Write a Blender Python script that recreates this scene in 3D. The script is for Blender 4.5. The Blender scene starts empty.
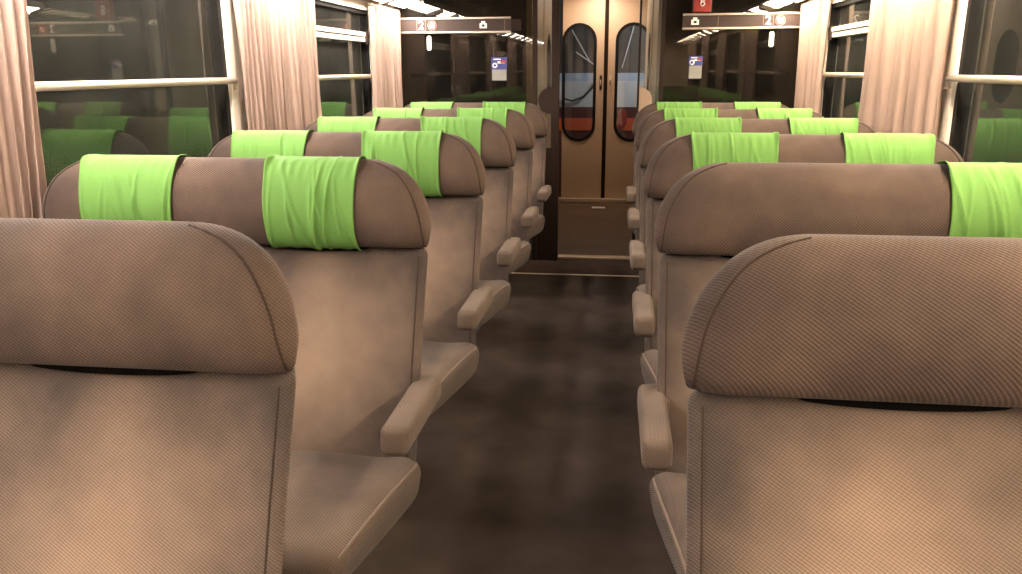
import bpy, math, random
from mathutils import Vector, Matrix

# ------------------------------------------------------------------ camera
H = 1.42                                   # eye height above the carriage floor
CAMX = 0.1855                              # car centre line is X = 0, Y runs down the aisle
FPX = 809.0
YAW, PITCH, ROLL = -0.1298, 0.2633, -0.0049
cyw, syw = math.cos(YAW), math.sin(YAW)
cp, sp = math.cos(PITCH), math.sin(PITCH)
FWD = Vector((syw*cp, cyw*cp, -sp))
RT0 = Vector((cyw, -syw, 0)); UP0 = RT0.cross(FWD)
RT = math.cos(ROLL)*RT0 + math.sin(ROLL)*UP0
UP = -math.sin(ROLL)*RT0 + math.cos(ROLL)*UP0
scene = bpy.context.scene
col = scene.collection
cam = bpy.data.cameras.new('camera')
cam.sensor_width = 36.0; cam.lens = FPX*36.0/1022.0; cam.clip_start = 0.02
camo = bpy.data.objects.new('camera', cam); col.objects.link(camo)
camo.matrix_world = Matrix(((RT.x, UP.x, -FWD.x, CAMX), (RT.y, UP.y, -FWD.y, 0), (RT.z, UP.z, -FWD.z, H), (0, 0, 0, 1)))
scene.camera = camo

def at(x, y, Y):
    """point seen at pixel (x, y) on the cross plane at distance Y along the carriage"""
    v = (x-511)/FPX*RT - (y-287)/FPX*UP + FWD
    v = v*(Y/v.y)
    return Vector((v.x+CAMX, v.y, v.z+H))

# ------------------------------------------------------------------ world, exposure, light levels
world = bpy.data.worlds.new('night'); scene.world = world; world.use_nodes = True
world.node_tree.nodes['Background'].inputs[0].default_value = (0.010, 0.011, 0.014, 1)
world.node_tree.nodes['Background'].inputs[1].default_value = 0.4
vs = scene.view_settings
vs.view_transform = 'Standard'; vs.look = 'None'; vs.gamma = 1.0; vs.use_curve_mapping = False
vs.exposure = -0.36
LAMP = 136.0                                # emission of the fluorescent diffusers
LAMP_COL = {-1: (1.0, 0.875, 0.79), 1: (1.0, 0.81, 0.61)}   # left tubes a little cooler than the right ones
VEST_W = 13.0                              # vestibule ceiling lamp (W)
COACH_FILL_W = 34.0                              # added unseen fill light on the coach behind the end doors
YN, YP, YD, YEND = -4.2, 6.05, 8.75, 9.9   # near end, partition, end doors, next coach
WX = 1.455                                 # inner face of the side walls

# ------------------------------------------------------------------ materials
MATS = {}
def nodes_of(name):
    m = bpy.data.materials.new(name); m.use_nodes = True
    nt = m.node_tree; b = nt.nodes['Principled BSDF']
    MATS[name] = m
    return m, nt, b
def N(nt, typ, **kw):
    n = nt.nodes.new(typ)
    for k, v in kw.items(): setattr(n, k, v)
    return n
def L(nt, a, b): nt.links.new(a, b)
def plain(name, colr, rough=0.6, metal=0.0, var=0.08, scale=30.0, bump=0.0, spec=0.5):
    m, nt, b = nodes_of(name)
    tc = N(nt, 'ShaderNodeTexCoord'); no = N(nt, 'ShaderNodeTexNoise')
    no.inputs['Scale'].default_value = scale; no.inputs['Detail'].default_value = 4
    L(nt, tc.outputs['Object'], no.inputs['Vector'])
    mx = N(nt, 'ShaderNodeMix', data_type='RGBA')
    mx.inputs['A'].default_value = (*[c*(1-var) for c in colr], 1)
    mx.inputs['B'].default_value = (*[min(1, c*(1+var)) for c in colr], 1)
    L(nt, no.outputs['Fac'], mx.inputs['Factor']); L(nt, mx.outputs['Result'], b.inputs['Base Color'])
    b.inputs['Roughness'].default_value = rough; b.inputs['Metallic'].default_value = metal
    b.inputs['Specular IOR Level'].default_value = spec
    if bump:
        bp = N(nt, 'ShaderNodeBump'); bp.inputs['Strength'].default_value = bump; bp.inputs['Distance'].default_value = 0.003
        L(nt, no.outputs['Fac'], bp.inputs['Height']); L(nt, bp.outputs['Normal'], b.inputs['Normal'])
    return m

def math_node(nt, op, a=None, b=None, av=None, bv=None):
    n = N(nt, 'ShaderNodeMath', operation=op)
    if a is not None: L(nt, a, n.inputs[0])
    if b is not None: L(nt, b, n.inputs[1])
    if av is not None: n.inputs[0].default_value = av
    if bv is not None: n.inputs[1].default_value = bv
    return n.outputs[0]

def fabric(name, base, worn, patches, period=0.0080):
    """ribbed upholstery; patches = (x, z, rx, rz) places rubbed pale by use, in seat coordinates"""
    m, nt, b = nodes_of(name)
    tc = N(nt, 'ShaderNodeTexCoord'); sx = N(nt, 'ShaderNodeSeparateXYZ')
    L(nt, tc.outputs['Object'], sx.inputs[0])
    X, Y, Z = sx.outputs
    # diagonal ribs
    t = math_node(nt, 'MULTIPLY_ADD', Z, None, bv=1.25); nt.nodes[-1].inputs[2].default_value = 0
    d = math_node(nt, 'ADD', X, t); d = math_node(nt, 'ADD', d, math_node(nt, 'MULTIPLY', Y, bv=0.9))
    s = math_node(nt, 'SINE', math_node(nt, 'MULTIPLY', d, bv=2*math.pi/period))
    d2 = math_node(nt, 'SUBTRACT', X, math_node(nt, 'MULTIPLY', Z, bv=0.9))
    s2 = math_node(nt, 'SINE', math_node(nt, 'MULTIPLY', d2, bv=2*math.pi/(period*1.05)))
    rib = math_node(nt, 'ADD', s, math_node(nt, 'MULTIPLY', s2, bv=0.25))
    # wear
    no = N(nt, 'ShaderNodeTexNoise'); no.inputs['Scale'].default_value = 5.0; no.inputs['Detail'].default_value = 5
    L(nt, tc.outputs['Object'], no.inputs['Vector'])
    fac = None
    for (px, pz, rx, rz) in patches:
        ax = math_node(nt, 'POWER', math_node(nt, 'DIVIDE', math_node(nt, 'SUBTRACT', X, bv=px), bv=rx), bv=2)
        az = math_node(nt, 'POWER', math_node(nt, 'DIVIDE', math_node(nt, 'SUBTRACT', Z, bv=pz), bv=rz), bv=2)
        g = math_node(nt, 'EXPONENT', math_node(nt, 'MULTIPLY', math_node(nt, 'ADD', ax, az), bv=-1.0))
        fac = g if fac is None else math_node(nt, 'MAXIMUM', fac, g)
    nz = math_node(nt, 'MULTIPLY', math_node(nt, 'SUBTRACT', no.outputs['Fac'], bv=0.5), bv=2.0)
    fac = nz if fac is None else math_node(nt, 'ADD', fac, math_node(nt, 'MULTIPLY', nz, bv=0.7))
    if not patches: fac = math_node(nt, 'ADD', fac, bv=0.3)
    cl = N(nt, 'ShaderNodeClamp'); L(nt, fac, cl.inputs[0])
    mx = N(nt, 'ShaderNodeMix', data_type='RGBA')
    mx.inputs['A'].default_value = (*base, 1); mx.inputs['B'].default_value = (*worn, 1)
    L(nt, cl.outputs[0], mx.inputs['Factor'])
    hs = N(nt, 'ShaderNodeHueSaturation'); L(nt, mx.outputs['Result'], hs.inputs['Color'])
    L(nt, math_node(nt, 'MULTIPLY_ADD', rib, None, bv=0.21), hs.inputs['Value']); nt.nodes[-1].inputs[2].default_value = 1.0
    L(nt, hs.outputs['Color'], b.inputs['Base Color'])
    b.inputs['Roughness'].default_value = 0.95; b.inputs['Specular IOR Level'].default_value = 0.15
    b.inputs['Sheen Weight'].default_value = 0.06; b.inputs['Sheen Roughness'].default_value = 0.4
    bp = N(nt, 'ShaderNodeBump'); bp.inputs['Strength'].default_value = 0.35; bp.inputs['Distance'].default_value = 0.0012
    L(nt, rib, bp.inputs['Height']); L(nt, bp.outputs['Normal'], b.inputs['Normal'])
    return m

TAUPE = (0.052, 0.040, 0.034); TAN = (0.218, 0.154, 0.110)
fabric('fabric_head', (0.048, 0.034, 0.028), (0.126, 0.086, 0.061), [])
fabric('fabric_back', TAUPE, TAN, [(-0.25, 0.68, 0.20, 0.25), (0.25, 0.68, 0.20, 0.25)])
fabric('fabric_seat', (0.064, 0.048, 0.038), (0.122, 0.089, 0.067), [])
fabric('fabric_arm', (0.082, 0.061, 0.047), (0.140, 0.102, 0.076), [])
plain('piping', (0.115, 0.083, 0.063), 0.9)
plain('seam_dark', (0.040, 0.027, 0.020), 0.9, spec=0.1)
plain('slit_black', (0.004, 0.0035, 0.003), 0.9, spec=0.0)
plain('shell', (0.11, 0.08, 0.06), 0.5)
plain('dark_metal', (0.04, 0.035, 0.03), 0.45, 0.6)
plain('cream', (0.66, 0.55, 0.42), 0.45, var=0.04)
plain('cream_frame', (0.74, 0.66, 0.55), 0.35, var=0.03)
plain('ceiling', (0.62, 0.56, 0.48), 0.6, var=0.03)
plain('wall_panel', (0.42, 0.33, 0.25), 0.6, var=0.05)
plain('rail_metal', (0.62, 0.53, 0.43), 0.32, 0.55, var=0.04)
plain('chrome', (0.45, 0.40, 0.34), 0.3, 0.9, var=0.04)
plain('dark_brown', (0.030, 0.019, 0.013), 0.4, var=0.1)
plain('bar_brown', (0.036, 0.022, 0.017), 0.6, var=0.1, spec=0.25)
plain('jamb_brown', (0.022, 0.013, 0.009), 0.65, var=0.1, spec=0.12)
plain('rubber', (0.008, 0.007, 0.006), 0.7, spec=0.15)
plain('plate_tan', (0.26, 0.18, 0.12), 0.5)
plain('frame_brown', (0.12, 0.09, 0.075), 0.6)
plain('door_paint', (0.52, 0.385, 0.275), 0.42, var=0.05, scale=6)
plain('corridor_paint', (0.56, 0.46, 0.32), 0.4, var=0.05)
plain('sill_metal', (0.62, 0.50, 0.38), 0.35, 0.1)
plain('white', (0.80, 0.77, 0.72), 0.5, var=0.02)
plain('red', (0.26, 0.018, 0.012), 0.5)
plain('blue', (0.022, 0.028, 0.16), 0.5)
plain('paper_grey', (0.20, 0.195, 0.175), 0.7, var=0.25, scale=120)
plain('maroon', (0.085, 0.020, 0.020), 0.5)
plain('orange', (0.55, 0.09, 0.03), 0.5)
plain('coach_grey', (0.50, 0.50, 0.52), 0.5, var=0.15, scale=5)
plain('coach_blue', (0.30, 0.38, 0.50), 0.5, var=0.1)
plain('coach_dark', (0.035, 0.033, 0.032), 0.6, var=0.4, scale=8)
plain('ballast', (0.02, 0.02, 0.02), 0.9)

def green():
    m, nt, b = nodes_of('green_cloth')
    tc = N(nt, 'ShaderNodeTexCoord'); no = N(nt, 'ShaderNodeTexNoise'); no.inputs['Scale'].default_value = 260
    L(nt, tc.outputs['Object'], no.inputs['Vector'])
    mx = N(nt, 'ShaderNodeMix', data_type='RGBA')
    mx.inputs['A'].default_value = (0.092, 0.204, 0.044, 1); mx.inputs['B'].default_value = (0.112, 0.238, 0.054, 1)
    L(nt, no.outputs['Fac'], mx.inputs['Factor']); L(nt, mx.outputs['Result'], b.inputs['Base Color'])
    b.inputs['Roughness'].default_value = 0.8; b.inputs['Specular IOR Level'].default_value = 0.2
green()
def curtain_mat():
    m, nt, b = nodes_of('curtain_cloth')
    tc = N(nt, 'ShaderNodeTexCoord'); no = N(nt, 'ShaderNodeTexNoise'); no.inputs['Scale'].default_value = 60
    mp = N(nt, 'ShaderNodeMapping'); mp.inputs['Scale'].default_value = (1, 3, 0.25)
    L(nt, tc.outputs['Object'], mp.inputs['Vector']); L(nt, mp.outputs[0], no.inputs['Vector'])
    mx = N(nt, 'ShaderNodeMix', data_type='RGBA')
    mx.inputs['A'].default_value = (0.265, 0.185, 0.148, 1); mx.inputs['B'].default_value = (0.34, 0.245, 0.200, 1)
    L(nt, no.outputs['Fac'], mx.inputs['Factor']); L(nt, mx.outputs['Result'], b.inputs['Base Color'])
    b.inputs['Roughness'].default_value = 0.9; b.inputs['Specular IOR Level'].default_value = 0.1
curtain_mat()
def carpet_mat(name, c0, c1, rough=0.95, scale=5.0):
    m, nt, b = nodes_of(name)
    tc = N(nt, 'ShaderNodeTexCoord')
    n1 = N(nt, 'ShaderNodeTexNoise'); n1.inputs['Scale'].default_value = scale; n1.inputs['Detail'].default_value = 6
    n2 = N(nt, 'ShaderNodeTexNoise'); n2.inputs['Scale'].default_value = 350
    L(nt, tc.outputs['Object'], n1.inputs['Vector']); L(nt, tc.outputs['Object'], n2.inputs['Vector'])
    f = math_node(nt, 'ADD', math_node(nt, 'MULTIPLY', n1.outputs['Fac'], bv=0.6), math_node(nt, 'MULTIPLY', n2.outputs['Fac'], bv=0.4))
    cr = N(nt, 'ShaderNodeValToRGB'); cr.color_ramp.elements[0].position = 0.35; cr.color_ramp.elements[1].position = 0.68
    cr.color_ramp.elements[0].color = (*c0, 1); cr.color_ramp.elements[1].color = (*c1, 1)
    L(nt, f, cr.inputs[0]); L(nt, cr.outputs[0], b.inputs['Base Color'])
    b.inputs['Roughness'].default_value = rough; b.inputs['Specular IOR Level'].default_value = 0.2
    bp = N(nt, 'ShaderNodeBump'); bp.inputs['Strength'].default_value = 0.5; bp.inputs['Distance'].default_value = 0.003
    L(nt, n2.outputs['Fac'], bp.inputs['Height']); L(nt, bp.outputs['Normal'], b.inputs['Normal'])
carpet_mat('carpet', (0.022, 0.015, 0.011), (0.052, 0.037, 0.028))
carpet_mat('mat_dark', (0.026, 0.015, 0.010), (0.046, 0.029, 0.020), scale=9)
carpet_mat('lino', (0.10, 0.066, 0.045), (0.15, 0.10, 0.07), 0.5, 3.0)
def glass(name, ior, tint, refl, dirt=0.03):
    m = bpy.data.materials.new(name); m.use_nodes = True; nt = m.node_tree; nt.nodes.clear()
    out = N(nt, 'ShaderNodeOutputMaterial'); mix = N(nt, 'ShaderNodeMixShader')
    tr = N(nt, 'ShaderNodeBsdfTransparent'); gl = N(nt, 'ShaderNodeBsdfGlossy'); fr = N(nt, 'ShaderNodeFresnel')
    fr.inputs['IOR'].default_value = ior
    tr.inputs[0].default_value = (*tint, 1); gl.inputs[0].default_value = (*refl, 1); gl.inputs['Roughness'].default_value = 0.012
    L(nt, fr.outputs[0], mix.inputs[0]); L(nt, tr.outputs[0], mix.inputs[1]); L(nt, gl.outputs[0], mix.inputs[2])
    df = N(nt, 'ShaderNodeBsdfDiffuse'); df.inputs[0].default_value = (0.5, 0.47, 0.42, 1)
    tc = N(nt, 'ShaderNodeTexCoord'); no = N(nt, 'ShaderNodeTexNoise'); no.inputs['Scale'].default_value = 6; no.inputs['Detail'].default_value = 6
    L(nt, tc.outputs['Object'], no.inputs['Vector'])
    m2 = N(nt, 'ShaderNodeMixShader'); L(nt, math_node(nt, 'MULTIPLY', no.outputs['Fac'], bv=dirt), m2.inputs[0])
    L(nt, mix.outputs[0], m2.inputs[1]); L(nt, df.outputs[0], m2.inputs[2])
    L(nt, m2.outputs[0], out.inputs[0]); MATS[name] = m
glass('pane_glass', 1.75, (0.80, 0.84, 0.82), (0.90, 1.0, 0.95), 0.055)
glass('partition_glass', 1.38, (0.55, 0.52, 0.46), (1.0, 0.97, 0.9), 0.012)
glass('door_glass', 1.5, (0.85, 0.88, 0.9), (1, 1, 1))
def emit(name, c, s):
    m = bpy.data.materials.new(name); m.use_nodes = True; nt = m.node_tree; nt.nodes.clear()
    out = N(nt, 'ShaderNodeOutputMaterial'); e = N(nt, 'ShaderNodeEmission')
    e.inputs[0].default_value = (*c, 1); e.inputs[1].default_value = s
    L(nt, e.outputs[0], out.inputs[0]); MATS[name] = m
emit('lamp_glow_left', LAMP_COL[-1], LAMP); emit('lamp_glow_right', LAMP_COL[1], LAMP)
emit('vestibule_glow', (1, 0.80, 0.6), 8)

# ------------------------------------------------------------------ mesh helpers
class MB:
    def __init__(s): s.v = []; s.f = []
    def add(s, verts, faces):
        o = len(s.v); s.v += [tuple(p) for p in verts]; s.f += [tuple(i+o for i in f) for f in faces]; return s
    def box(s, x0, x1, y0, y1, z0, z1):
        v = [(x, y, z) for x in (x0, x1) for y in (y0, y1) for z in (z0, z1)]
        return s.add(v, [(0, 1, 3, 2), (4, 6, 7, 5), (0, 4, 5, 1), (2, 3, 7, 6), (0, 2, 6, 4), (1, 5, 7, 3)])
    def grid(s, P, closed_v=False):
        """P[i][j] points; optional wrap in j"""
        ni, nj = len(P), len(P[0]); f = []
        for i in range(ni-1):
            for j in range(nj if closed_v else nj-1):
                k = (j+1) % nj
                f.append((i*nj+j, i*nj+k, (i+1)*nj+k, (i+1)*nj+j))
        return s.add([p for r in P for p in r], f)
    def tube(s, pts, r, n=8, cap=True, closed=False):
        pts = [Vector(p) for p in pts]; m = len(pts); rings = []
        ref = None
        for i, p in enumerate(pts):
            a = pts[(i-1) % m] if (closed or i > 0) else p
            b = pts[(i+1) % m] if (closed or i < m-1) else p
            t = (b-a).normalized()
            if ref is None:
                ref = Vector((0, 0, 1)) if abs(t.z) < 0.9 else Vector((1, 0, 0))
            u = (ref - t*ref.dot(t)).normalized(); ref = u; w = t.cross(u)
            rings.append([p + r*(math.cos(2*math.pi*k/n)*u + math.sin(2*math.pi*k/n)*w) for k in range(n)])
        if closed: rings.append(rings[0])
        o = len(s.v); s.grid(rings, True)
        if cap and not closed:
            s.f.append(tuple(o+k for k in reversed(range(n)))); s.f.append(tuple(o+(m-1)*n+k for k in range(n)))
        return s
    def rbox(s, sx, sy, sz, r, nx=2, ny=2, nz=2, fn=None, k=3):
        half = (sx/2, sy/2, sz/2)
        def axis(h, n):
            rr = min(r, h); inn = h-rr
            c = [inn*(-1+2*i/n) for i in range(n+1)] if inn > 1e-6 else [0.0]
            # corner samples so that the rounding is even
            e = [math.tan(math.pi/4*i/k)*rr for i in range(1, k+1)]
            return [-(inn+q) for q in reversed(e)] + c + [inn+q for q in e]
        ax = [axis(half[i], (nx, ny, nz)[i]) for i in range(3)]
        idx = {}; V = []; F = []
        def vid(p):
            key = tuple(round(c, 6) for c in p)
            if key not in idx:
                q = [max(-(half[i]-min(r, half[i])), min(half[i]-min(r, half[i]), p[i])) for i in range(3)]
                d = [p[i]-q[i] for i in range(3)]; ln = math.sqrt(sum(c*c for c in d)) or 1.0
                o = [q[i]+d[i]/ln*min(r, *half) for i in range(3)]
                idx[key] = len(V); V.append(tuple(fn(*o)) if fn else tuple(o))
            return idx[key]
        for a in range(3):
            b, c = (a+1) % 3, (a+2) % 3
            for sg in (-1, 1):
                for i in range(len(ax[b])-1):
                    for j in range(len(ax[c])-1):
                        q = []
                        for (ii, jj) in ((i, j), (i+1, j), (i+1, j+1), (i, j+1)):
                            p = [0, 0, 0]; p[a] = sg*half[a]; p[b] = ax[b][ii]; p[c] = ax[c][jj]; q.append(vid(p))
                        F.append(tuple(q if sg > 0 else reversed(q)))
        return s.add(V, F)
    def prism(s, outline, y0, y1, hole=None):
        """outline in (x, z) extruded from y0 to y1; optional hole with the same point count"""
        n = len(outline)
        if hole is None:
            v = [(x, y0, z) for x, z in outline] + [(x, y1, z) for x, z in outline]
            f = [tuple(range(n)), tuple(range(2*n-1, n-1, -1))] + [(i, i+n, (i+1) % n+n, (i+1) % n) for i in range(n)]
            return s.add(v, f)
        v = []
        for y in (y0, y1):
            v += [(x, y, z) for x, z in outline] + [(x, y, z) for x, z in hole]
        f = []
        for i in range(n):
            j = (i+1) % n
            f += [(i, j, n+j, n+i), (2*n+i, 3*n+i, 3*n+j, 2*n+j), (i, 2*n+i, 2*n+j, j), (n+i, n+j, 3*n+j, 3*n+i)]
        return s.add(v, f)
    def mesh(s, name, mat, smooth=False):
        me = bpy.data.meshes.new(name); me.from_pydata(s.v, [], s.f); me.validate(); me.update()
        me.materials.append(MATS[mat])
        if smooth: me.polygons.foreach_set('use_smooth', [True]*len(me.polygons))
        return me
    def build(s, name, mat, parent=None, smooth=False, loc=None):
        return link(name, s.mesh(name, mat, smooth), parent, loc)
def link(name, me, parent=None, loc=None):
    o = bpy.data.objects.new(name, me); col.objects.link(o)
    if parent: o.parent = parent
    if loc: o.location = loc
    return o
def fix_normals(o):
    import bmesh
    bm = bmesh.new(); bm.from_mesh(o.data); bmesh.ops.recalc_face_normals(bm, faces=bm.faces); bm.to_mesh(o.data); bm.free()
    return o
def tag(o, label=None, cat=None, group=None, kind=None):
    if label: o['label'] = label
    if cat: o['category'] = cat
    if group: o['group'] = group
    if kind: o['kind'] = kind
    return o
def empty(name, loc=(0, 0, 0)):
    o = bpy.data.objects.new(name, None); o.empty_display_size = 0.1; col.objects.link(o); o.location = loc
    return o
def capsule(cx, cz, w, h, n=12):
    r = w/2; pts = []
    for i in range(n+1):
        a = math.pi*i/n; pts.append((cx+r*math.cos(a), cz+h/2-r+r*math.sin(a)))
    for i in range(n+1):
        a = math.pi+math.pi*i/n; pts.append((cx+r*math.cos(a), cz-h/2+r+r*math.sin(a)))
    return pts
def text_obj(name, body, size, mat, parent, loc, depth=0.001):
    cu = bpy.data.curves.new(name, 'FONT'); cu.body = body; cu.size = size; cu.extrude = depth
    cu.align_x = 'CENTER'; cu.align_y = 'CENTER'; cu.offset = size*0.012
    t = bpy.data.objects.new(name+'_tmp', cu); col.objects.link(t)
    bpy.context.view_layer.update()
    me = bpy.data.meshes.new_from_object(t.evaluated_get(bpy.context.evaluated_depsgraph_get()))
    bpy.data.objects.remove(t)
    me.materials.clear(); me.materials.append(MATS[mat])
    me.transform(Matrix.Rotation(math.pi/2, 4, 'X'))
    return link(name, me, parent, loc)

# ------------------------------------------------------------------ room shell
STRUCT = 'structure'
tag(MB().box(-1.5, 1.5, YN, 5.60, -0.06, 0.0).build('floor', 'carpet'), 'dark brown carpet along the aisle between the seats', 'floor', kind=STRUCT)
tag(MB().box(-1.5, 1.5, 5.60, 6.16, -0.06, 0.0).build('floor', 'mat_dark'), 'near black doormat band of floor before the partition', 'floor', kind=STRUCT)
tag(MB().box(-1.5, 1.5, 6.16, YD+0.1, -0.06, 0.0).build('floor', 'lino'), 'brown smooth vestibule floor in front of the end doors', 'floor', kind=STRUCT)
tag(MB().box(-0.9, 0.9, 5.590, 5.612, 0.0005, 0.004).build('trim_1', 'sill_metal'), 'thin metal strip where carpet meets the dark mat', 'trim', kind=STRUCT)
tag(MB().box(-0.245, 0.318, 6.10, 6.19, 0.0005, 0.014).build('trim_2', 'sill_metal'), 'bright metal threshold strip in the partition doorway', 'trim', kind=STRUCT)
# ceiling with coved sides
cv = []
for y in (YN, YD+0.1):
    row = [(-1.5, y, 2.02)]
    for i in range(9):
        a = math.pi/2*i/8; row.append((-1.5+0.35*(1-math.cos(a)), y, 2.02+0.22*math.sin(a)))
    row += [(-p[0], y, p[2]) for p in reversed(row)]
    cv.append(row)
co = MB().grid(cv).build('ceiling', 'ceiling', smooth=True); tag(co, 'pale cream coved carriage ceiling', 'ceiling', kind=STRUCT)
co.modifiers.new('thick', 'SOLIDIFY').thickness = -0.03

WINS = [(1.86+2.05*k, 3.355+2.05*k) for k in (-2, -1, 0, 1)]     # window openings along Y
ZS, ZT = 0.98, 1.80
for side, sn in ((-1, 'left'), (1, 'right')):
    m = MB(); x0, x1 = sorted((side*WX, side*(WX+0.08)))
    m.box(x0, x1, YN, YD+0.1, -0.06, ZS); m.box(x0, x1, YN, YD+0.1, ZT, 2.26)
    ys = [YN] + [q for w in WINS for q in w] + [YD+0.1]
    for a, b in zip(ys[0::2], ys[1::2]): m.box(x0, x1, a, b, ZS, ZT)
    tag(m.build('wall_'+sn, 'cream'), 'cream %s side wall with window openings' % sn, 'wall', kind=STRUCT)
    xa, xb = sorted((side*(WX-0.015), side*WX))
    tag(MB().box(xa, xb, YN, YP-0.02, 0.0, 0.16).build('baseboard_'+sn, 'dark_brown'), 'dark kick board along the %s wall' % sn, 'baseboard', kind=STRUCT)
    xa, xb = sorted((side*(WX-0.012), side*WX))
    tag(MB().box(xa, xb, YN, YP-0.02, 0.16, ZS-0.06).build('wall_lower_'+sn, 'wall_panel'), 'brown panel below the windows, %s side' % sn, 'wall', kind=STRUCT)
tag(MB().box(-1.5, 1.5, YN-0.06, YN, -0.06, 2.26).build('wall_near', 'cream'), 'cream end wall at the near end', 'wall', kind=STRUCT)

ord_w = {0: 'beside the two nearest seat rows', 1: 'at the far end beside the partition'}
n = 0
for side, sn in ((-1, 'left'), (1, 'right')):
    for k, (a, b) in enumerate(WINS):
        n += 1
        r = empty('window_%d' % n, (side*WX, (a+b)/2, ZS)); r['kind'] = STRUCT
        r['label'] = 'dark night window on the %s, %s' % (sn, {2: ord_w[0], 3: ord_w[1]}.get(k, 'behind the viewpoint')); r['category'] = 'window'
        w = (b-a)/2; h = ZT-ZS
        def X(d): return -side*d          # local x: d towards the aisle
        def bx(m, d0, d1, y0, y1, z0, z1):
            p, q = sorted((X(d0), X(d1))); m.box(p, q, y0, y1, z0, z1)
        m = MB()
        bx(m, -0.01, 0.016, -w-0.045, -w+0.012, -0.045, h+0.045); bx(m, -0.01, 0.016, w-0.012, w+0.045, -0.045, h+0.045)
        bx(m, -0.01, 0.016, -w+0.012, w-0.012, -0.045, 0.012); bx(m, -0.01, 0.016, -w+0.012, w-0.012, h-0.012, h+0.045)
        m.build('window_frame', 'cream_frame', r)
        m = MB()
        bx(m, -0.05, 0.002, -w+0.012, -w+0.042, 0.012, h-0.012); bx(m, -0.05, 0.002, w-0.042, w-0.012, 0.012, h-0.012)
        bx(m, -0.05, 0.002, -w+0.042, w-0.042, 0.012, 0.035); bx(m, -0.05, 0.002, -w+0.042, w-0.042, h-0.035, h-0.012)
        m.build('gasket', 'rubber', r)
        m = MB(); bx(m, -0.028, -0.022, -w+0.03, w-0.03, 0.02, h-0.02); m.build('pane', 'pane_glass', r)
        # grab rail across the pane
        m = MB(); zr = 1.378-ZS; xr = X(0.024)
        m.tube([(xr, -w-0.01, zr), (xr, w+0.01, zr)], 0.0135, 12)
        rl = m.build('window_rail', 'rail_metal', r, smooth=True)
        m = MB()
        for s2 in (-1, 1): bx(m, 0.012, 0.030, s2*(w+0.012)-0.01, s2*(w+0.012)+0.01, zr-0.04, zr+0.016)
        m.build('bracket', 'rail_metal', rl)
        if k % 2 == 0: continue
        # transom of the tilting upper light
        zt = 1.630-ZS
        m = MB(); bx(m, -0.03, 0.012, -w+0.012, w-0.012, zt-0.002, zt+0.022); bx(m, -0.03, 0.006, -w+0.012, w-0.012, zt-0.035, zt-0.008)
        tr = m.build('transom', 'cream_frame', r)
        m = MB(); bx(m, -0.03, -0.01, -w+0.012, w-0.012, zt-0.008, zt-0.002); m.build('gasket', 'rubber', tr)
        m = MB(); bx(m, 0.006, 0.02, w-0.11, w-0.07, zt-0.05, zt+0.03); m.build('window_latch', 'bar_brown', tr)

# ------------------------------------------------------------------ partition at the end of the saloon
for side, sn in ((-1, 'left'), (1, 'right')):
    r = empty('wall_partition_'+sn, (side*0.9, YP, 0)); tag(r, 'dark glazed partition on the %s with lower brown panel' % sn, 'partition', kind=STRUCT)
    def sb(x0, x1, y0, y1, z0, z1, name, mat, par=None):
        p, q = sorted((side*x0-side*0.9, side*x1-side*0.9))
        return MB().box(p, q, y0, y1, z0, z1).build(name, mat, par or r)
    j0, j1, m0, m1 = (0.245, 0.30, 0.405, 0.435) if side < 0 else (0.318, 0.332, 0.472, 0.498)
    sb(m1, WX, -0.02, 0.03, 0.0, 1.02, 'lower_panel', 'dark_brown')
    sb(m1, WX, 0.0, 0.012, 1.02, 2.16, 'pane', 'partition_glass')
    sb(m0, m1, -0.025, 0.035, 0.0, 2.24, 'mullion', 'jamb_brown')
    sb(j1, m0, 0.004, 0.012, 0.85, 2.12, 'side_pane', 'door_glass')
    sb(j0, j1, -0.02, 0.05, 0.0, 2.12, 'door_jamb', 'jamb_brown')
    sb(j1, m0, -0.01, 0.03, 0.0, 0.85, 'kick_panel', 'jamb_brown')
    sb(0.0, m0, -0.02, 0.05, 2.12, 2.24, 'door_head', 'jamb_brown')
    sb(m1, WX, -0.02, 0.03, 2.16, 2.24, 'top_rail', 'jamb_brown')
    # half-round handle plate beside the doorway
    pts = [(0.0, -0.075)] + [(0.095*math.sin(math.pi*i/14), -0.095*math.cos(math.pi*i/14)) for i in range(15)]
    m = MB().prism([(side*(j1-0.9+x), 1.195+z) for x, z in pts], -0.018, 0.002)
    fix_normals(m.build('handle_plate', 'jamb_brown' if side < 0 else 'plate_tan', r))
    # dark luggage closet behind the glass
    sb(0.47, WX, 0.95, 0.98, 0.0, 2.24, 'closet_wall', 'dark_brown')
    for z in (0.75, 1.385):
        s_ = sb(0.48, WX, 0.45, 0.94, z-0.02, z, 'luggage_shelf', 'dark_brown')
        sb(0.48, WX, 0.435, 0.449, z-0.02, z+0.004, 'shelf_edge', 'bar_brown', s_)
    for x in (0.80, 1.12):
        sb(x, x+0.03, 0.5, 0.53, 0.0, 2.2, 'closet_post', 'bar_brown')

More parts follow.
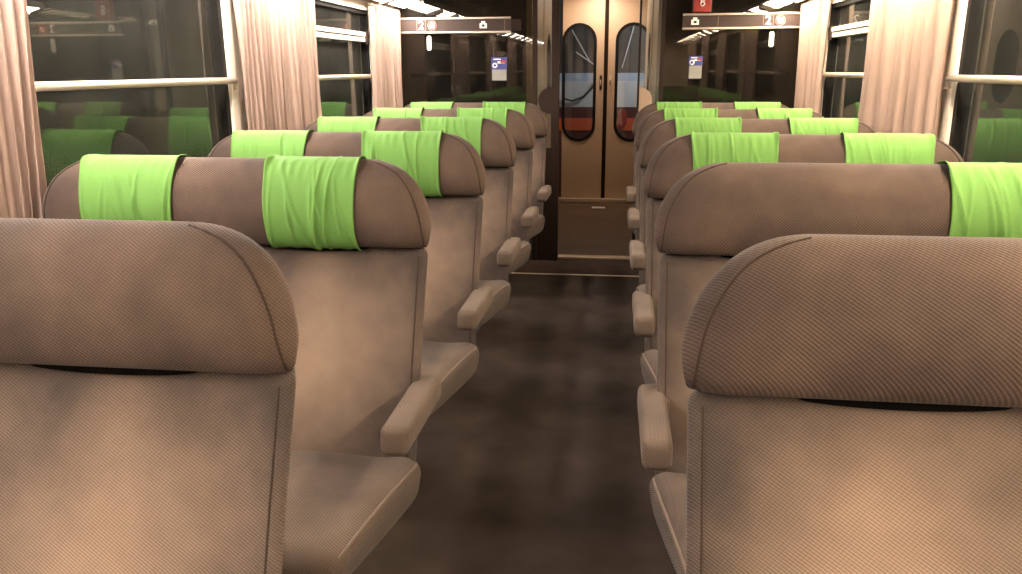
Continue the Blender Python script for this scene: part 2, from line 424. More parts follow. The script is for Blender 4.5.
# corridor and end wall of the vestibule
for side, sn in ((-1, 'left'), (1, 'right')):
    x0, x1 = sorted((side*0.45, side*0.49))
    w = tag(MB().box(x0, x1, YP+0.06, YD, 0, 2.24).build('wall_corridor_'+sn, 'corridor_paint'), 'cream vestibule corridor wall on the %s' % sn, 'wall', kind=STRUCT)
    # side door leaf with an oblong dark window
    xi = side*0.45
    def yz(outline, d0, d1):
        return [tuple((xi-side*d, y, z) for y, z in outline) for d in (d0, d1)]
    for nm, mat, (wd, hh), d in (('door_panel', 'corridor_paint', (None, 0), 0.006), ('window_gasket', 'rubber', (0.42, 0.60), 0.009), ('window_pane', 'slit_black', (0.36, 0.54), 0.011)):
        ol = [(7.05, 0.05), (8.0, 0.05), (8.0, 2.0), (7.05, 2.0)] if wd is None else capsule(7.52, 1.42, wd, hh)
        a, b = yz(ol, 0.0, d); k = len(ol)
        o = MB().add(list(a)+list(b), [tuple(range(k)), tuple(range(2*k-1, k-1, -1))]+[(i, i+k, (i+1) % k+k, (i+1) % k) for i in range(k)]).build(nm, mat, w)
        fix_normals(o)
# end wall with the door opening
m = MB(); m.box(-1.5, -0.45, YD, YD+0.06, 0, 2.26); m.box(0.45, 1.5, YD, YD+0.06, 0, 2.26); m.box(-0.45, 0.45, YD, YD+0.06, 2.135, 2.26)
tag(m.build('wall_far', 'corridor_paint'), 'cream end wall around the double doors', 'wall', kind=STRUCT)
r = empty('trim_3', (0, YD-0.02, 0)); tag(r, 'pale metal door sill below the end doors', 'trim', kind=STRUCT)
MB().box(-0.45, 0.45, -0.04, 0.06, 0.0, 0.034).build('sill_step', 'door_paint', r)
MB().box(-0.45, 0.45, -0.055, 0.06, 0.0341, 0.066).build('sill_plate', 'sill_metal', r)
MB().box(-0.45, 0.45, -0.052, -0.041, 0.0, 0.016).build('sill_nosing', 'sill_metal', r)
p = at(596, 208.5, 8.40)
tag(MB().rbox(0.14, 0.09, 0.006, 0.003).build('trim_4', 'white', loc=(0.01, 8.50, 0.004)), 'small white oval plate on the vestibule floor', 'floor plate', kind=STRUCT)
c0 = at(605.5, 80, YD).x
zt_d, zb_d = at(579, 23.5, YD).z, at(579, 141, YD).z
for i, (s, wpx) in enumerate(((-1, 579), (1, 632))):
    r = empty('door_%d' % (i+1), (c0+s*0.235, YD+0.02, 0.068)); tag(r, 'tan end door leaf with oblong window, %s of the pair' % ('left' if s < 0 else 'right'), 'door', kind=STRUCT)
    W2, HH = 0.214, 2.06
    ww, wh = 0.345, zt_d-zb_d
    cx = at(wpx, 80, YD).x-(c0+s*0.235); CZ = (zt_d+zb_d)/2-0.068
    cap = capsule(cx, CZ, ww, wh)
    k = len(cap)
    # rectangular outline sampled with the same count
    out = []
    for (x, z) in cap:
        dx, dz = x-cx, z-CZ
        dx2, dz2 = dx/(ww/2), dz/(wh/2)
        mx_ = max(abs(dx2), abs(dz2)); dx2 /= mx_; dz2 /= mx_
        out.append((dx2*W2 if abs(dx2) < 1 else math.copysign(W2, dx2), 0.0 if dz2 <= -0.999 else (HH if dz2 >= 0.999 else CZ+dz2*(HH-CZ if dz2 > 0 else CZ))))
    # snap the nearest samples to the four corners
    for cxr, czr in ((-W2, 0), (W2, 0), (-W2, HH), (W2, HH)):
        j = min(range(k), key=lambda q: (out[q][0]-cxr)**2+(out[q][1]-czr)**2); out[j] = (cxr, czr)
    fix_normals(MB().prism(out, -0.02, 0.02, cap).build('door_panel', 'door_paint', r))
    inn = capsule(cx, CZ, ww-0.05, wh-0.05); outr = capsule(cx, CZ, ww+0.012, wh+0.012)
    g = fix_normals(MB().prism(outr, -0.028, 0.028, inn).build('window_gasket', 'rubber', r))
    fix_normals(MB().prism(capsule(cx, CZ, ww-0.045, wh-0.045), -0.003, 0.003).build('window_pane', 'door_glass', r))
    e = MB(); xx = -s*(W2+0.001); xe = -s*(W2+0.024); a, b = sorted((xx, xe))
    e.box(a, b, -0.025, 0.025, 0, HH); e.build('edge_rubber', 'jamb_brown', r)
    hx = -s*(W2-0.028)
    hd = fix_normals(MB().prism(capsule(hx, 1.06+0.24-0.09, 0.026, 0.15), -0.026, -0.020).build('handle_plate', 'bar_brown' if s < 0 else 'sill_metal', r))
    MB().rbox(0.014, 0.03, 0.06, 0.006).build('handle', 'chrome' if s > 0 else 'rail_metal', hd, smooth=True, loc=(hx, -0.04, 1.21))
    if s > 0: MB().rbox(0.018, 0.008, 0.018, 0.004).build('door_bolt', 'slit_black', r, loc=(-0.10, -0.022, 1.69))

# ------------------------------------------------------------------ what stands outside behind the end doors
r = empty('neighbouring_coach', (0, YEND, 0)); tag(r, 'grey and maroon coach end with orange band seen through end door windows', 'coach')
def band(y0, y1, name, mat, d0=0.0, d1=0.1):
    za, zb = at(600, y1, YEND).z, at(600, y0, YEND).z
    return MB().box(-1.5, 1.5, d0, d1, za, zb).build(name, mat, r)
band(-60, 73, 'upper_end', 'coach_dark'); band(73.02, 81, 'blue_band', 'coach_blue'); band(81.02, 107, 'grey_panel', 'coach_grey')
band(107.02, 118, 'maroon_panel', 'maroon'); band(118.02, 130.5, 'orange_band', 'orange', -0.01); band(130.52, 215, 'lower_end', 'maroon')
m = MB(); m.tube([at(562, 98, YEND-0.03)-Vector((0, YEND, 0)), at(572, 101, YEND-0.03)-Vector((0, YEND, 0)), at(583, 97, YEND-0.04)-Vector((0, YEND, 0)), at(594, 86, YEND-0.04)-Vector((0, YEND, 0)), at(600, 74, YEND-0.03)-Vector((0, YEND, 0))], 0.012, 8)
m.build('cable', 'coach_dark', r, smooth=True)
m = MB(); c = at(622, 119, YEND-0.05)-Vector((0, YEND, 0))
m.prism([(c.x+0.06*math.cos(2*math.pi*i/20), c.z+0.11*math.sin(2*math.pi*i/20)) for i in range(20)], -0.06, -0.011)
fix_normals(m.build('buffer_plate', 'red', r))
m = MB()
for (xa, ya, xb, yb) in ((572, 30, 590, 62), (576, 52, 596, 66), (634, 26, 622, 68)):
    MB().tube([at(xa, ya, YEND-0.03)-Vector((0, YEND, 0)), at(xb, yb, YEND-0.03)-Vector((0, YEND, 0))], 0.006, 6).build('hose', 'coach_grey', r)

tag(MB().box(-3, 3, YD+0.12, YEND+0.3, -0.5, -0.45).build('ground', 'ballast'), 'dark ground between the coaches', 'ground', kind=STRUCT)
yl = bpy.data.lights.new('coach_fill_light', 'AREA'); yl.energy = COACH_FILL_W; yl.color = (1.0, 0.97, 0.93); yl.size = 0.5  # fill added to brighten the coach end, stands for no real lamp
ylo = bpy.data.objects.new('coach_fill_light', yl); col.objects.link(ylo); ylo.location = (0.9, YD+0.45, 2.3)
ylo.rotation_euler = (math.radians(25), math.radians(25), 0)

# ------------------------------------------------------------------ lights under the luggage racks
SEG, PITCHL = 0.57, 0.66
for side, sn in ((-1, 'left'), (1, 'right')):
    r = empty('light_strip', (side*1.300, 0, 1.868)); r.rotation_euler = (0, -side*math.radians(-18), 0); tag(r, 'row of warm white fluorescent diffusers under the %s luggage rack' % sn, 'light', 'light strips above the windows')
    m = MB(); m.box(-0.075, 0.075, YN+0.02, YP-0.04, 0.020, 0.040); m.box(-0.075, -0.062, YN+0.02, YP-0.04, -0.004, 0.0199); m.box(0.062, 0.075, YN+0.02, YP-0.04, -0.004, 0.0199); m.build('housing', 'cream_frame', r)
    me = MB().box(-0.060, 0.060, -SEG/2, SEG/2, -0.009, 0.009).mesh('diffuser', 'lamp_glow_'+sn)
    baffle_me = MB().box(-0.0615, 0.0615, -0.044, 0.044, -0.028, 0.0195).mesh('added_baffle', 'frame_brown')  # baffles added between diffusers to hide the distant ones at grazing angles
    y = 5.99-SEG/2
    while y-SEG/2 > YN+0.05:
        link('diffuser', me, r, (0, y, 0.0100)); link('added_baffle', baffle_me, r, (0, y-PITCHL/2, 0)); y -= PITCHL
    # luggage rack: slab with front rail and rods on brackets
    k = empty('luggage_rack', (side*1.1, 0, 1.965)); tag(k, 'long metal luggage rack above the %s windows' % sn, 'luggage rack', 'luggage racks')
    xa, xb = sorted((side*0.0, side*(WX-1.1)))
    MB().box(xa, xb, YN+0.02, YP-0.04, -0.004, 0.02).build('rack_panel', 'rail_metal', k)
    for j in range(5):
        MB().tube([(-side*(0.03+0.055*j), YN+0.03, 0.02), (-side*(0.03+0.055*j), YP-0.05, 0.02)], 0.008, 8).build('rack_rod', 'chrome', k, smooth=True)
    for yb in [a-0.27 for a, b in WINS if a-0.27 > YN+0.1]+[5.6]:
        xa, xb = sorted((-side*0.27, side*(WX-1.1)))
        MB().box(xa, xb, yb-0.012, yb+0.012, 0.021, 0.045).build('rack_bracket', 'cream_frame', k)

r = empty('vestibule_lamp', (0, 8.42, 2.2)); tag(r, 'round ceiling lamp in the vestibule', 'lamp')
m = MB(); m.prism([(0.16*math.cos(2*math.pi*i/28), 0.16*math.sin(2*math.pi*i/28)) for i in range(28)], 0, 0.04)
o = m.build('housing', 'cream_frame', r); o.rotation_euler = (math.pi/2, 0, 0); fix_normals(o)
m = MB(); m.prism([(0.13*math.cos(2*math.pi*i/28), 0.13*math.sin(2*math.pi*i/28)) for i in range(28)], 0.0405, 0.055)
o = m.build('diffuser', 'vestibule_glow', r); o.rotation_euler = (math.pi/2, 0, 0); fix_normals(o)
for q in r.children: q.location = (0, 0, 0.04); q.rotation_euler = (-math.pi/2, 0, 0)
vl = bpy.data.lights.new('vestibule_light', 'AREA'); vl.shape = 'DISK'; vl.size = 0.26; vl.energy = VEST_W; vl.color = (1, 0.79, 0.62)
vlo = bpy.data.objects.new('vestibule_light', vl); col.objects.link(vlo); vlo.location = (0, 8.42, 2.17)

# ------------------------------------------------------------------ curtains
def curtain(side, y0, y1, seed, nf, label, amp=0.022):
    rnd = random.Random(seed)
    r = empty('curtain', (side*1.406, (y0+y1)/2, 0.86)); tag(r, label, 'curtain', 'brown pleated window curtains')
    ztop, zbot = 1.815, 0.90
    ny, nz = nf*18, 26
    ph = [rnd.uniform(-0.9, 0.9) for _ in range(nf+2)]; am = [rnd.uniform(0.5, 1.15) for _ in range(nf+2)]
    sl = [rnd.uniform(-0.7, 0.7) for _ in range(nf+2)]
    P = []
    for i in range(ny+1):
        u = i/ny; row = []
        for j in range(nz+1):
            v = j/nz                                   # 0 top, 1 bottom
            q = u*nf; a = int(q); fr = q-a; fr = fr*fr*(3-2*fr)
            p_ = ph[a]*(1-fr)+ph[a+1]*fr; s_ = sl[a]*(1-fr)+sl[a+1]*fr; a_ = am[a]*(1-fr)+am[a+1]*fr
            w = 2*abs(math.sin(math.pi*q + 0.5*p_ + 2.2*s_*v))**0.6 - 1
            d = amp*a_*(0.8+0.2*v)*w + 0.004*math.sin(9*math.pi*u+5*v+seed)
            gather = 1.0 - 0.22*v if y0 > 1 and y1 < 3 else 1.0 - 0.012*math.sin(math.pi*min(1, v*1.05))
            y = ((u-0.5)*gather)*(y1-y0) + 0.010*math.cos(2*math.pi*q+p_)*(0.6+0.4*v) + 0.012*s_*v
            row.append((-side*d, y, ztop-0.86 + (zbot-ztop)*v))
        P.append(row)
    o = MB().grid(P).build('cloth', 'curtain_cloth', r, smooth=True)
    o.modifiers.new('thick', 'SOLIDIFY').thickness = 0.0015
    # head track
    MB().box(-0.012, 0.012, -(y1-y0)/2, (y1-y0)/2, ztop-0.855, ztop-0.84).build('curtain_track', 'cream_frame', r)
for side, sn in ((-1, 'left'), (1, 'right')):
    for k, a, b in ((-3, -4.15, -2.0), (-2, -0.72, 0.2), (-1, 1.33, 2.13), (0, 3.35, 4.27 if side < 0 else 4.36), (1, 5.29, YP-0.06)):
        if k == -3: a, b = -2.75, -1.85
        lab = {0: 'brown pleated curtain between the two visible %s windows' % sn, 1: 'brown pleated curtain beside the glass partition on the %s' % sn,
               -1: 'brown pleated curtain nearest the viewer on the %s' % sn}.get(k, 'brown pleated curtain on the %s, %s behind the viewpoint' % (sn, 'just' if k == -2 else 'farther'))
        curtain(side, a, b, 7*k+side*3+40, {1: 12 if side < 0 else 6}.get(k, 19 if side < 0 else 8), lab, 0.026 if side < 0 else 0.029)

# ------------------------------------------------------------------ seats
BW, BC = 1.090, 0.8275                     # bench width, centre distance from the car centre line
D0, DP = 1.105, 0.904                     # distance of the first row, row pitch
ZB, HH = 0.971, 0.225                     # headrest bottom, headrest height
CTRL = [(-0.030, 0.0), (-0.050, 0.005), (-0.066, 0.033), (-0.072, 0.080), (-0.068, 0.132), (-0.054, 0.181), (-0.026, 0.215),
        (0.008, 0.225), (0.040, 0.214), (0.060, 0.180), (0.068, 0.114), (0.064, 0.047), (0.046, 0.0)]
def catmull(t):
    m = len(CTRL)-1; q = min(max(t, 0), 1)*m; i = min(int(q), m-1); f = q-i
    p0, p1, p2, p3 = CTRL[max(i-1, 0)], CTRL[i], CTRL[i+1], CTRL[min(i+2, m)]
    return [0.5*((2*b)+(-a+c)*f+(2*a-5*b+4*c-d)*f*f+(-a+3*b-3*c+d)*f**3) for a, b, c, d in zip(p0, p1, p2, p3)]
RX, RZ = 0.185, 0.142
def headrest(u, t, off=0.0):
    """point of the headrest surface, u across the bench, t from front lower edge over the top to the rear lower edge"""
    au = abs(u); e = max(0.0, (au-(BW/2-RX))/RX); e = min(e, 1.0)
    h = HH - RZ*(1-math.sqrt(max(0.0, 1-e**2.3)))
    y, z = catmull(t)
    z2 = z*h/HH
    th = 1.0 - 0.45*max(0.0, (au-(BW/2-0.075))/0.075)**2
    bow = 0.012*(1-(2*au/BW)**2)*math.sin(math.pi*min(1, z/HH))    # gentle crown
    y2 = y*th + 0.036 - (bow if y < 0 else 0)
    if off:
        (ya, za), (yb, zb_) = catmull(t-0.01), catmull(t+0.01)
        ty, tz = yb-ya, zb_-za; ln = math.hypot(ty, tz) or 1
        ny, nz = -tz/ln, ty/ln
        y2 += ny*off; z2 += nz*off
    au2 = au - 0.45*max(0.0, y2-0.0)*max(0.0, (au-(BW/2-0.20))/0.20)
    au2 -= 0.014*max(0.0, 1-z2/0.085)**2*max(0.0, (au-(BW/2-0.10))/0.10)
    return (math.copysign(au2, u), y2, ZB+z2)

def make_bench(side):
    """side = +1: aisle end at local +x (left benches); -1: aisle end at local -x"""
    r = empty('double_seat')
    # headrest
    half = [(BW/2-RX)*q/12 for q in range(13)] + [BW/2-RX+RX*math.sin(math.pi/2*q/14) for q in range(1, 15)]
    us = [-q for q in reversed(half[1:])] + half
    nt = 40
    P = [[headrest(u, j/nt) for j in range(nt+1)] for u in us]
    m = MB()
    def shrink(row, k, dx):
        c = Vector((row[0][0], sum(p[1] for p in row)/len(row), sum(p[2] for p in row)/len(row)))
        return [tuple(c+(Vector(p)-c)*k+Vector((dx, 0, 0))) for p in row]
    P = [shrink(P[0], 0.35, -0.005), shrink(P[0], 0.8, -0.004)] + P + [shrink(P[-1], 0.8, 0.004), shrink(P[-1], 0.35, 0.005)]
    m.grid(P, True)
    kk = nt+1; m.f.append(tuple(range(kk))); m.f.append(tuple((len(P)-1)*kk+j for j in reversed(range(kk))))
    hr = m.build('headrest', 'fabric_head', r, smooth=True)
    fix_normals(hr)
    for sg in (-1, 1):                       # seams of the end gussets
        pts = []
        for i in range(30):
            z = 0.008+(HH-0.010)*i/29
            zo = (z-(HH-RZ))/RZ
            o_ = RX*(1-(1-zo*zo)**(1/2.3)) if zo > 0 else 0.0        # outline inset at this height
            u = BW/2-o_-0.008-0.024*math.sin(math.pi*min(1, z/HH*0.80))
            e = max(0.0, (u-(BW/2-RX))/RX); h = HH-RZ*(1-math.sqrt(max(0.0, 1-e**2.3)))
            zu = z*HH/h
            if zu > 0.995*HH: break
            lo, hi = 0.04, 0.58
            for _ in range(30):
                md = (lo+hi)/2
                if catmull(md)[1] < zu: lo = md
                else: hi = md
            pts.append(headrest(sg*u, lo, 0.0004))
        MB().tube(pts, 0.0020, 6).build('seam', 'seam_dark', hr, smooth=True)
    # black slits where the covers are fastened
    # backrest
    y_top, y_bot, z_top, z_bot = 0.012, -0.185, ZB-0.004, 0.425
    def bf(x, y, z):
        f = (z_top-(z_top+z_bot)/2-z)/((z_top-z_bot))          # 0 top, 1 bottom
        zz = (z_top+z_bot)/2+z
        yy = y + 0.05 + y_top + (y_bot-y_top)*f
        if y < 0:
            yy -= 0.012*math.sin(math.pi*f)*(0.4+0.6*math.cos(math.pi*x/BW))          # padding
            yy -= 0.006*math.exp(-((abs(x)-BW/2+0.03)/0.03)**2)
        return (math.copysign(abs(x)-0.5*(y+0.05)*max(0.0, (abs(x)-(BW/2-0.2))/0.2), x)*(1-0.010*f), yy, zz)
    br = MB().rbox(BW-0.016, 0.10, z_top-z_bot, 0.020, 30, 2, 16, bf).build('backrest', 'fabric_back', r, smooth=True)
    for sg in (-1, 1):
        pts = [bf(sg*(BW/2-0.036), -0.0503, (z_top-z_bot)*(0.47-0.94*i/20)) for i in range(21)]
        MB().tube(pts, 0.0016, 6).build('seam', 'seam_dark', br, smooth=True)
    def sf(x, y, z):
        f = (z_top-(z_top+z_bot)/2-z)/((z_top-z_bot))
        return (x, y + 0.128 + y_top + (y_bot-y_top)*f, (z_top+z_bot)/2+z)
    MB().rbox(BW-0.17, 0.05, z_top-z_bot, 0.02, 2, 2, 6, sf).build('back_shell', 'shell', r, smooth=True)
    # cushion, narrower and rounded towards the knees
    LEN, TH = 0.50, 0.13
    yc, zc = -0.185-LEN/2+0.045, 0.455-TH/2
    def cf(x, y, z):
        f = 0.5-y/LEN                                          # 0 rear, 1 front
        k = 1-0.125*max(0, f-0.12)**1.25
        k2 = 1-0.10*max(0, 0.35-z/TH)*(0.4+0.6*f)
        zz = zc+z+0.016*math.sin(math.pi*min(1, f))*(1 if z > 0 else 0)+0.02*f
        if z > 0: zz += 0.010*math.exp(-((abs(x)-BW/2+0.05)/0.05)**2) - 0.006*math.cos(2*math.pi*x/0.53)
        return (x*k*k2, yc+y, zz)
    ct = MB().rbox(BW-0.004, LEN, TH, 0.045, 30, 14, 3, cf, 4).build('seat_cushion', 'fabric_seat', r, smooth=True)
    for sg in (-1, 1):
        pts = [cf(sg*(BW/2-0.014), LEN*(0.40-0.84*i/20), TH/2-0.012) for i in range(21)]
        pts += [cf(sg*(BW/2-0.03), -LEN/2+0.012, TH/2-0.02-0.1*i/5) for i in range(1, 6)]
        MB().tube(pts, 0.0035, 6).build('piping', 'piping', ct, smooth=True)
    def shf(x, y, z):
        f = 0.5-y/0.46
        return (x*(1-0.13*max(0, f)), -0.40+y, 0.275+z+0.03*f)
    MB().rbox(BW-0.30, 0.42, 0.09, 0.03, 6, 6, 2, shf).build('seat_pan', 'shell', r, smooth=True)
    # armrest at the aisle end
    AX = side*(BW/2-0.008)
    def af(x, y, z):
        f = 0.5-y/0.36
        return (AX+x*(1-0.06*f), -0.228+y+0.18*(z)*(1 if f > 0.5 else 0), 0.610+z*(1.0-0.06*f)+0.006*f)
    ar = MB().rbox(0.070, 0.36, 0.072, 0.019, 3, 8, 3, af, 4).build('armrest', 'fabric_arm', r, smooth=True)
    MB().rbox(0.03, 0.10, 0.07, 0.012, fn=lambda x, y, z: (side*(BW/2-0.035)+x, -0.085+y-z*0.3, 0.60+z)).build('armrest_hinge', 'fabric_arm', ar, smooth=True)
    # end plate and pedestal
    for sx in (-0.24, 0.24):
        MB().rbox(0.07, 0.30, 0.235, 0.015, fn=lambda x, y, z, sx=sx: (sx+x, -0.36+y*(1+0.6*(0.1175-z)), 0.1175+z)).build('pedestal', 'dark_metal', r, smooth=True)
    MB().rbox(0.62, 0.07, 0.05, 0.012, fn=lambda x, y, z: (x, -0.12+y, 0.25+z)).build('crossbar', 'dark_metal', r, smooth=True)
    return r
def slit_mesh(cx, hw):
    """thin sagging lens just under the headrest's front edge"""
    n_ = 24; front = []; 
    V = []; F = []
    for i in range(n_+1):
        u = cx-hw+2*hw*i/n_; e = math.sin(math.pi*i/n_)**0.5
        x, y, z = headrest(u, 0.035)
        zt_, zb_ = ZB+0.002, ZB-0.0120*e-0.0005
        V += [(u, y-0.0025, zt_), (u, y-0.001, zb_), (u, y+0.03, zb_), (u, y+0.03, zt_)]
    for i in range(n_):
        for j in range(4):
            F.append((i*4+j, i*4+(j+1) % 4, (i+1)*4+(j+1) % 4, (i+1)*4+j))
    F += [(0, 1, 2, 3), (n_*4+3, n_*4+2, n_*4+1, n_*4)]
    return V, F

def copy_tree(o, parent=None):
    c = o.copy(); col.objects.link(c); c.parent = parent
    for ch in o.children: copy_tree(ch, c)
    return c
ORD = ['nearest', 'second', 'third', 'fourth', 'fifth', 'farthest']
benches = {}
for side, sn in ((1, 'left'), (-1, 'right')):
    proto = make_bench(side)
    for i in range(6):
        b = proto if i == 0 else None
        if b is None:
            b = proto.copy(); col.objects.link(b)
            for ch in proto.children: copy_tree(ch, b)
        b.location = (-side*BC, D0+DP*i, 0)
        if i == 0: lab = 'nearest brown ribbed double seat %s of the aisle, bare headrest with black slit' % sn
        elif i == 1 and side < 0: lab = 'second brown double seat right of the aisle, green cover only by window'
        else: lab = '%s brown double seat from the viewer on the %s with two green covers' % (ORD[i], sn)
        for cx in ((0.590-BC, 1.095-BC) if i == 0 else ((0.590-BC,) if side < 0 and i == 1 else ())):
            MB().add(*slit_mesh(-side*cx, 0.145)).build('slit', 'slit_black', b)['label'] = 'black slit where a cover is fastened'
        tag(b, lab, 'seat', 'brown upholstered double seats')
        benches[(side, i)] = b

# ------------------------------------------------------------------ green covers over the headrests
def make_cover(cx, hw, seed):
    rnd = random.Random(seed)
    ridges = []
    for _ in range(9):
        ridges.append((rnd.uniform(-0.9, 0.9)*hw, rnd.uniform(-0.35, 0.12), rnd.uniform(0.0028, 0.0050), rnd.uniform(0.0045, 0.0115), rnd.uniform(-0.6, 1.2), rnd.uniform(0.08, 0.22)))
    nu, nt = 72, 56
    P = []
    for i in range(nu+1):
        a = i/nu*2-1; row = []
        for j in range(nt+1):
            t = 0.025+0.93*j/nt
            y, z = catmull(t); zf = z/HH
            flare = 1+0.035*math.exp(-((t-0.50)/0.07)**2)-0.02*math.exp(-((t-0.2)/0.12)**2)
            u = cx + a*hw*flare + 0.0025*math.sin(7*t+seed)
            off = 0.0045
            for (x0, slp, wd, ht, zc_, zr_) in ridges:
                dx = a*hw-x0-slp*(zf-0.5)*0.24
                off += ht*math.exp(-(dx/wd)**2)*math.exp(-((t-0.30+zc_*0.1)/zr_)**2)
            # gathered edge at the top seam and hem rolls
            off += 0.0025*math.exp(-((t-0.47)/0.05)**2)*(0.5+0.5*math.sin(a*31+seed))
            off += 0.0030*math.exp(-((abs(a)-0.98)/0.025)**2)
            off += 0.011*math.exp(-((t-0.50)/0.05)**2)*math.exp(-((abs(a)-1)/0.07)**2)
            off += 0.003*math.exp(-((t-0.03)/0.02)**2)*(0.6+0.4*math.sin(a*17+seed))
            row.append(headrest(u, t, off))
        P.append(row)
    return MB().grid(P).mesh('headrest_cover', 'green_cloth', True)
INN, OUT_ = -0.235, 0.272                 # seat centres measured from the bench centre: aisle, window
for side, sn in ((1, 'left'), (-1, 'right')):
    cm = {}
    for which in ('aisle', 'window'):
        c = (0.590-BC if which == 'aisle' else 1.095-BC)
        for v in range(3):
            cm[(which, v)] = make_cover(-side*c, 0.143 if v or side < 0 else (0.121 if which == 'aisle' else 0.132), 11*v+(3 if which == 'aisle' else 5)+(0 if side > 0 else 50))
    for i in range(1, 6):
        for which in ('aisle', 'window'):
            if side < 0 and i == 1 and which == 'aisle': continue
            o = link('headrest_cover', cm[(which, (0, 1, 2, 1, 2)[i-1] if side > 0 else (i-1) % 3)], None, (-side*BC, D0+DP*i, 0))
            sm = o.modifiers.new('thick', 'SOLIDIFY'); sm.thickness = 0.0016; sm.offset = 1
            tag(o, 'bright green wrinkled cover on %s side of the %s %s seat' % (which, ORD[i], sn), 'headrest cover', 'green headrest covers')

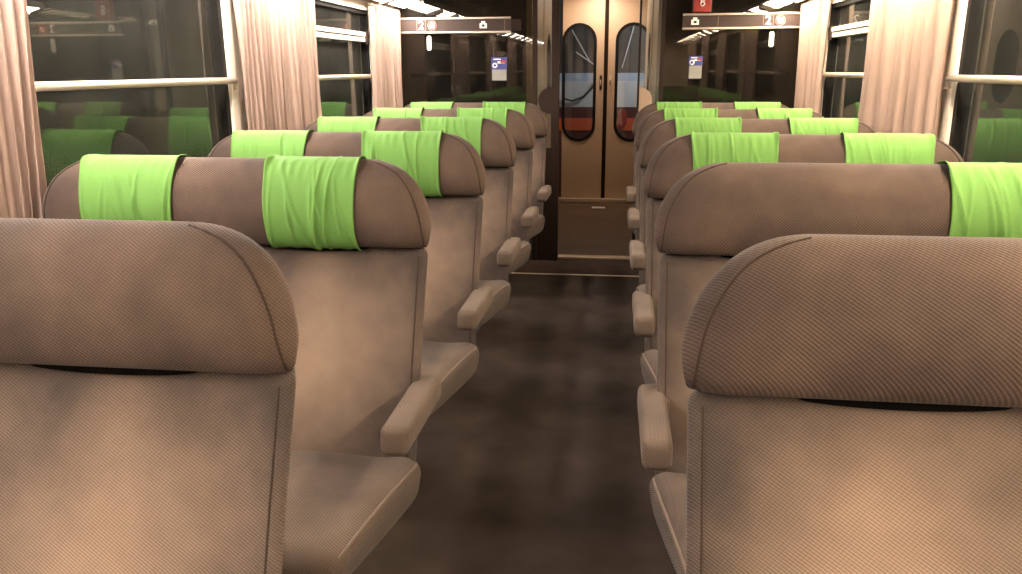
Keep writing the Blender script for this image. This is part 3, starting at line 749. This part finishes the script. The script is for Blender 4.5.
# ------------------------------------------------------------------ sign bars, notices and fittings on the partition
YF = YP-0.03
def rect(x0, x1, y0, y1, Y):
    a, b = at(x0, y1, Y), at(x1, y0, Y); return a.x, b.x, a.z, b.z
for side, sn, x0, x1, num, circ, icon, div, yn in ((-1, 'left', 394, 511, 421.5, 432.5, 483.5, 505, 25), (1, 'right', 683, 812, 768, 780, 695, 718, 20)):
    Y = YF; yc_ = 25.5 if side < 0 else 21
    xa, xb, za, zb = rect(x0, x1, yc_+7.2, yc_-7.2, Y); za, zb = min(za, zb), max(za, zb)
    xa, xb = max(xa, -WX+0.003), min(xb, WX-0.003)
    zc_ = (za+zb)/2; hz = abs(zb-za)/2
    r = empty('sign_bar', ((xa+xb)/2, Y, zc_)); ox = (xa+xb)/2
    tag(r, 'brown sign rail with number 2 and round sticker on %s partition' % sn, 'sign')
    w = (xb-xa)/2
    MB().box(-w, w, -0.012, 0.012, -hz+0.008, hz-0.008).build('rail_panel', 'bar_brown', r)
    for z in (-hz, hz-0.012): MB().rbox(2*w, 0.030, 0.016, 0.005, fn=lambda x, y, q, z=z: (x, y-0.002, q+z+0.006)).build('chrome_edge', 'chrome', r)
    if side < 0: MB().box(w+0.001, w+0.075, -0.01, 0.012, -hz+0.012, hz-0.016).build('end_block', 'jamb_brown', r)
    X_ = lambda px: at(px, yc_, Y).x-ox
    q = MB(); s_ = 0.034
    fr = [(X_(num)-s_, -s_-0.004), (X_(num)+s_, -s_-0.004), (X_(num)+s_, s_+0.004), (X_(num)-s_, s_+0.004)]
    fi = [(x*0.9+X_(num)*0.1, z*0.9) for x, z in fr]
    np_ = fix_normals(q.prism(fr, -0.0145, -0.0122, fi).build('number_frame', 'frame_brown', r))
    text_obj('number', '2', 0.082, 'white', np_, (X_(num), -0.0140, 0.0))
    cc = X_(circ); d = fix_normals(MB().prism([(cc+0.033*math.cos(2*math.pi*i/24), 0.033*math.sin(2*math.pi*i/24)) for i in range(24)], -0.0145, -0.0122).build('round_sticker', 'white', r))
    ro, ri = 0.032, 0.020
    fix_normals(MB().prism([(cc+ro*math.cos(2*math.pi*i/24), ro*math.sin(2*math.pi*i/24)) for i in range(24)], -0.0152, -0.0146, [(cc+ri*math.cos(2*math.pi*i/24), ri*math.sin(2*math.pi*i/24)) for i in range(24)]).build('red_ring', 'red', d))
    MB().box(cc-0.016, cc+0.016, -0.0152, -0.0146, -0.003, 0.003).build('cigarette_mark', 'seam_dark', d)
    o = MB().box(-0.028, 0.028, -0.0153, -0.0147, -0.0025, 0.0025).build('red_slash', 'red', d, loc=(cc, -0.0006, 0)); o.rotation_euler = (0, math.radians(45), 0)
    ic = X_(icon)
    g = MB(); g.box(ic-0.026, ic+0.026, -0.014, -0.0122, -0.022, 0.012); g.box(ic-0.014, ic+0.014, -0.014, -0.0122, 0.0121, 0.026)
    i_ = g.build('pictogram', 'white', r); MB().box(ic-0.01, ic+0.01, -0.0146, -0.0141, -0.012, 0.004).build('pictogram_mark', 'bar_brown', i_)
    dv = X_(div); MB().box(dv-0.002, dv+0.002, -0.014, -0.0122, -hz+0.012, hz-0.016).build('divider', 'frame_brown', r)
    # white coat hook hanging under the rail
    hk = at(428.5 if side < 0 else 772, 43 if side < 0 else 39, Y)
    t = empty('coat_hook', (hk.x, YP, hk.z)); tag(t, 'white rounded coat hook on the %s glass partition' % sn, 'hook', 'coat hooks')
    fix_normals(MB().prism(capsule(0, 0, 0.032, 0.105), -0.012, -0.0006).build('hook_plate', 'white', t))
    MB().tube([(0, -0.012, -0.02), (0, -0.03, -0.028), (0, -0.034, -0.012)], 0.006, 8).build('hook_peg', 'white', t, smooth=True)
    # blue and grey notice on the glass
    nx = (491.5, 507, 57, 69, 80.5) if side < 0 else (688, 703, 56, 66, 78.5)
    a, b, zlo, zhi = rect(nx[0], nx[1], nx[2], nx[4], YP-0.002); zlo, zhi = min(zlo, zhi), max(zlo, zhi)
    zm = at(600, nx[3], YP-0.002).z
    t = empty('notice_sticker', ((a+b)/2, YP-0.001, zlo)); tag(t, 'blue and grey notice sticker on the %s glass partition' % sn, 'notice', 'notices on the partition')
    w = (b-a)/2; hb = zm-zlo; ht = zhi-zlo
    bl = MB().box(-w, w, -0.0015, -0.0004, hb, ht).build('blue_panel', 'blue', t)
    MB().box(-w*0.92, w*0.92, -0.0015, -0.0004, 0, hb-0.0005).build('text_panel', 'paper_grey', t)
    g = MB(); hh_ = ht-hb
    g.tube([(-w*0.55+0.014*math.cos(2*math.pi*i/16), -0.002, hb+hh_*0.33+0.014*math.sin(2*math.pi*i/16)) for i in range(16)], 0.004, 6, closed=True)
    g.box(-w*0.2, w*0.7, -0.002, -0.0016, hb+hh_*0.5, hb+hh_*0.64); g.box(-w*0.7, w*0.2, -0.002, -0.0016, hb+hh_*0.78, hb+hh_*0.86)
    g.build('white_mark', 'white', bl)
    MB().box(w*0.15, w*0.85, -0.0022, -0.0021, hb+hh_*0.52, hb+hh_*0.74).build('red_mark', 'red', bl)
# emergency unit above the right rail
a, b, zlo, zhi = rect(693, 712, -14, 12.5, YF); zlo, zhi = min(zlo, zhi), max(zlo, zhi)
t = empty('emergency_brake_box', ((a+b)/2, YF, zlo)); tag(t, 'red emergency box above the right sign rail', 'emergency box')
w = (b-a)/2; h = zhi-zlo
MB().rbox(2*w, 0.05, h, 0.006, fn=lambda x, y, z: (x, y, z+h/2)).build('box_body', 'red', t, smooth=True)
MB().box(-w-0.012, w+0.012, 0.0255, 0.028, -0.012, h+0.012).build('back_plate', 'bar_brown', t)
g = MB()
for zc2 in (0.055, 0.085): g.tube([(0.013*math.cos(2*math.pi*i/16), -0.027, zc2+0.014*math.sin(2*math.pi*i/16)) for i in range(16)], 0.004, 6, closed=True)
g.build('pull_handle', 'white', t, smooth=True)
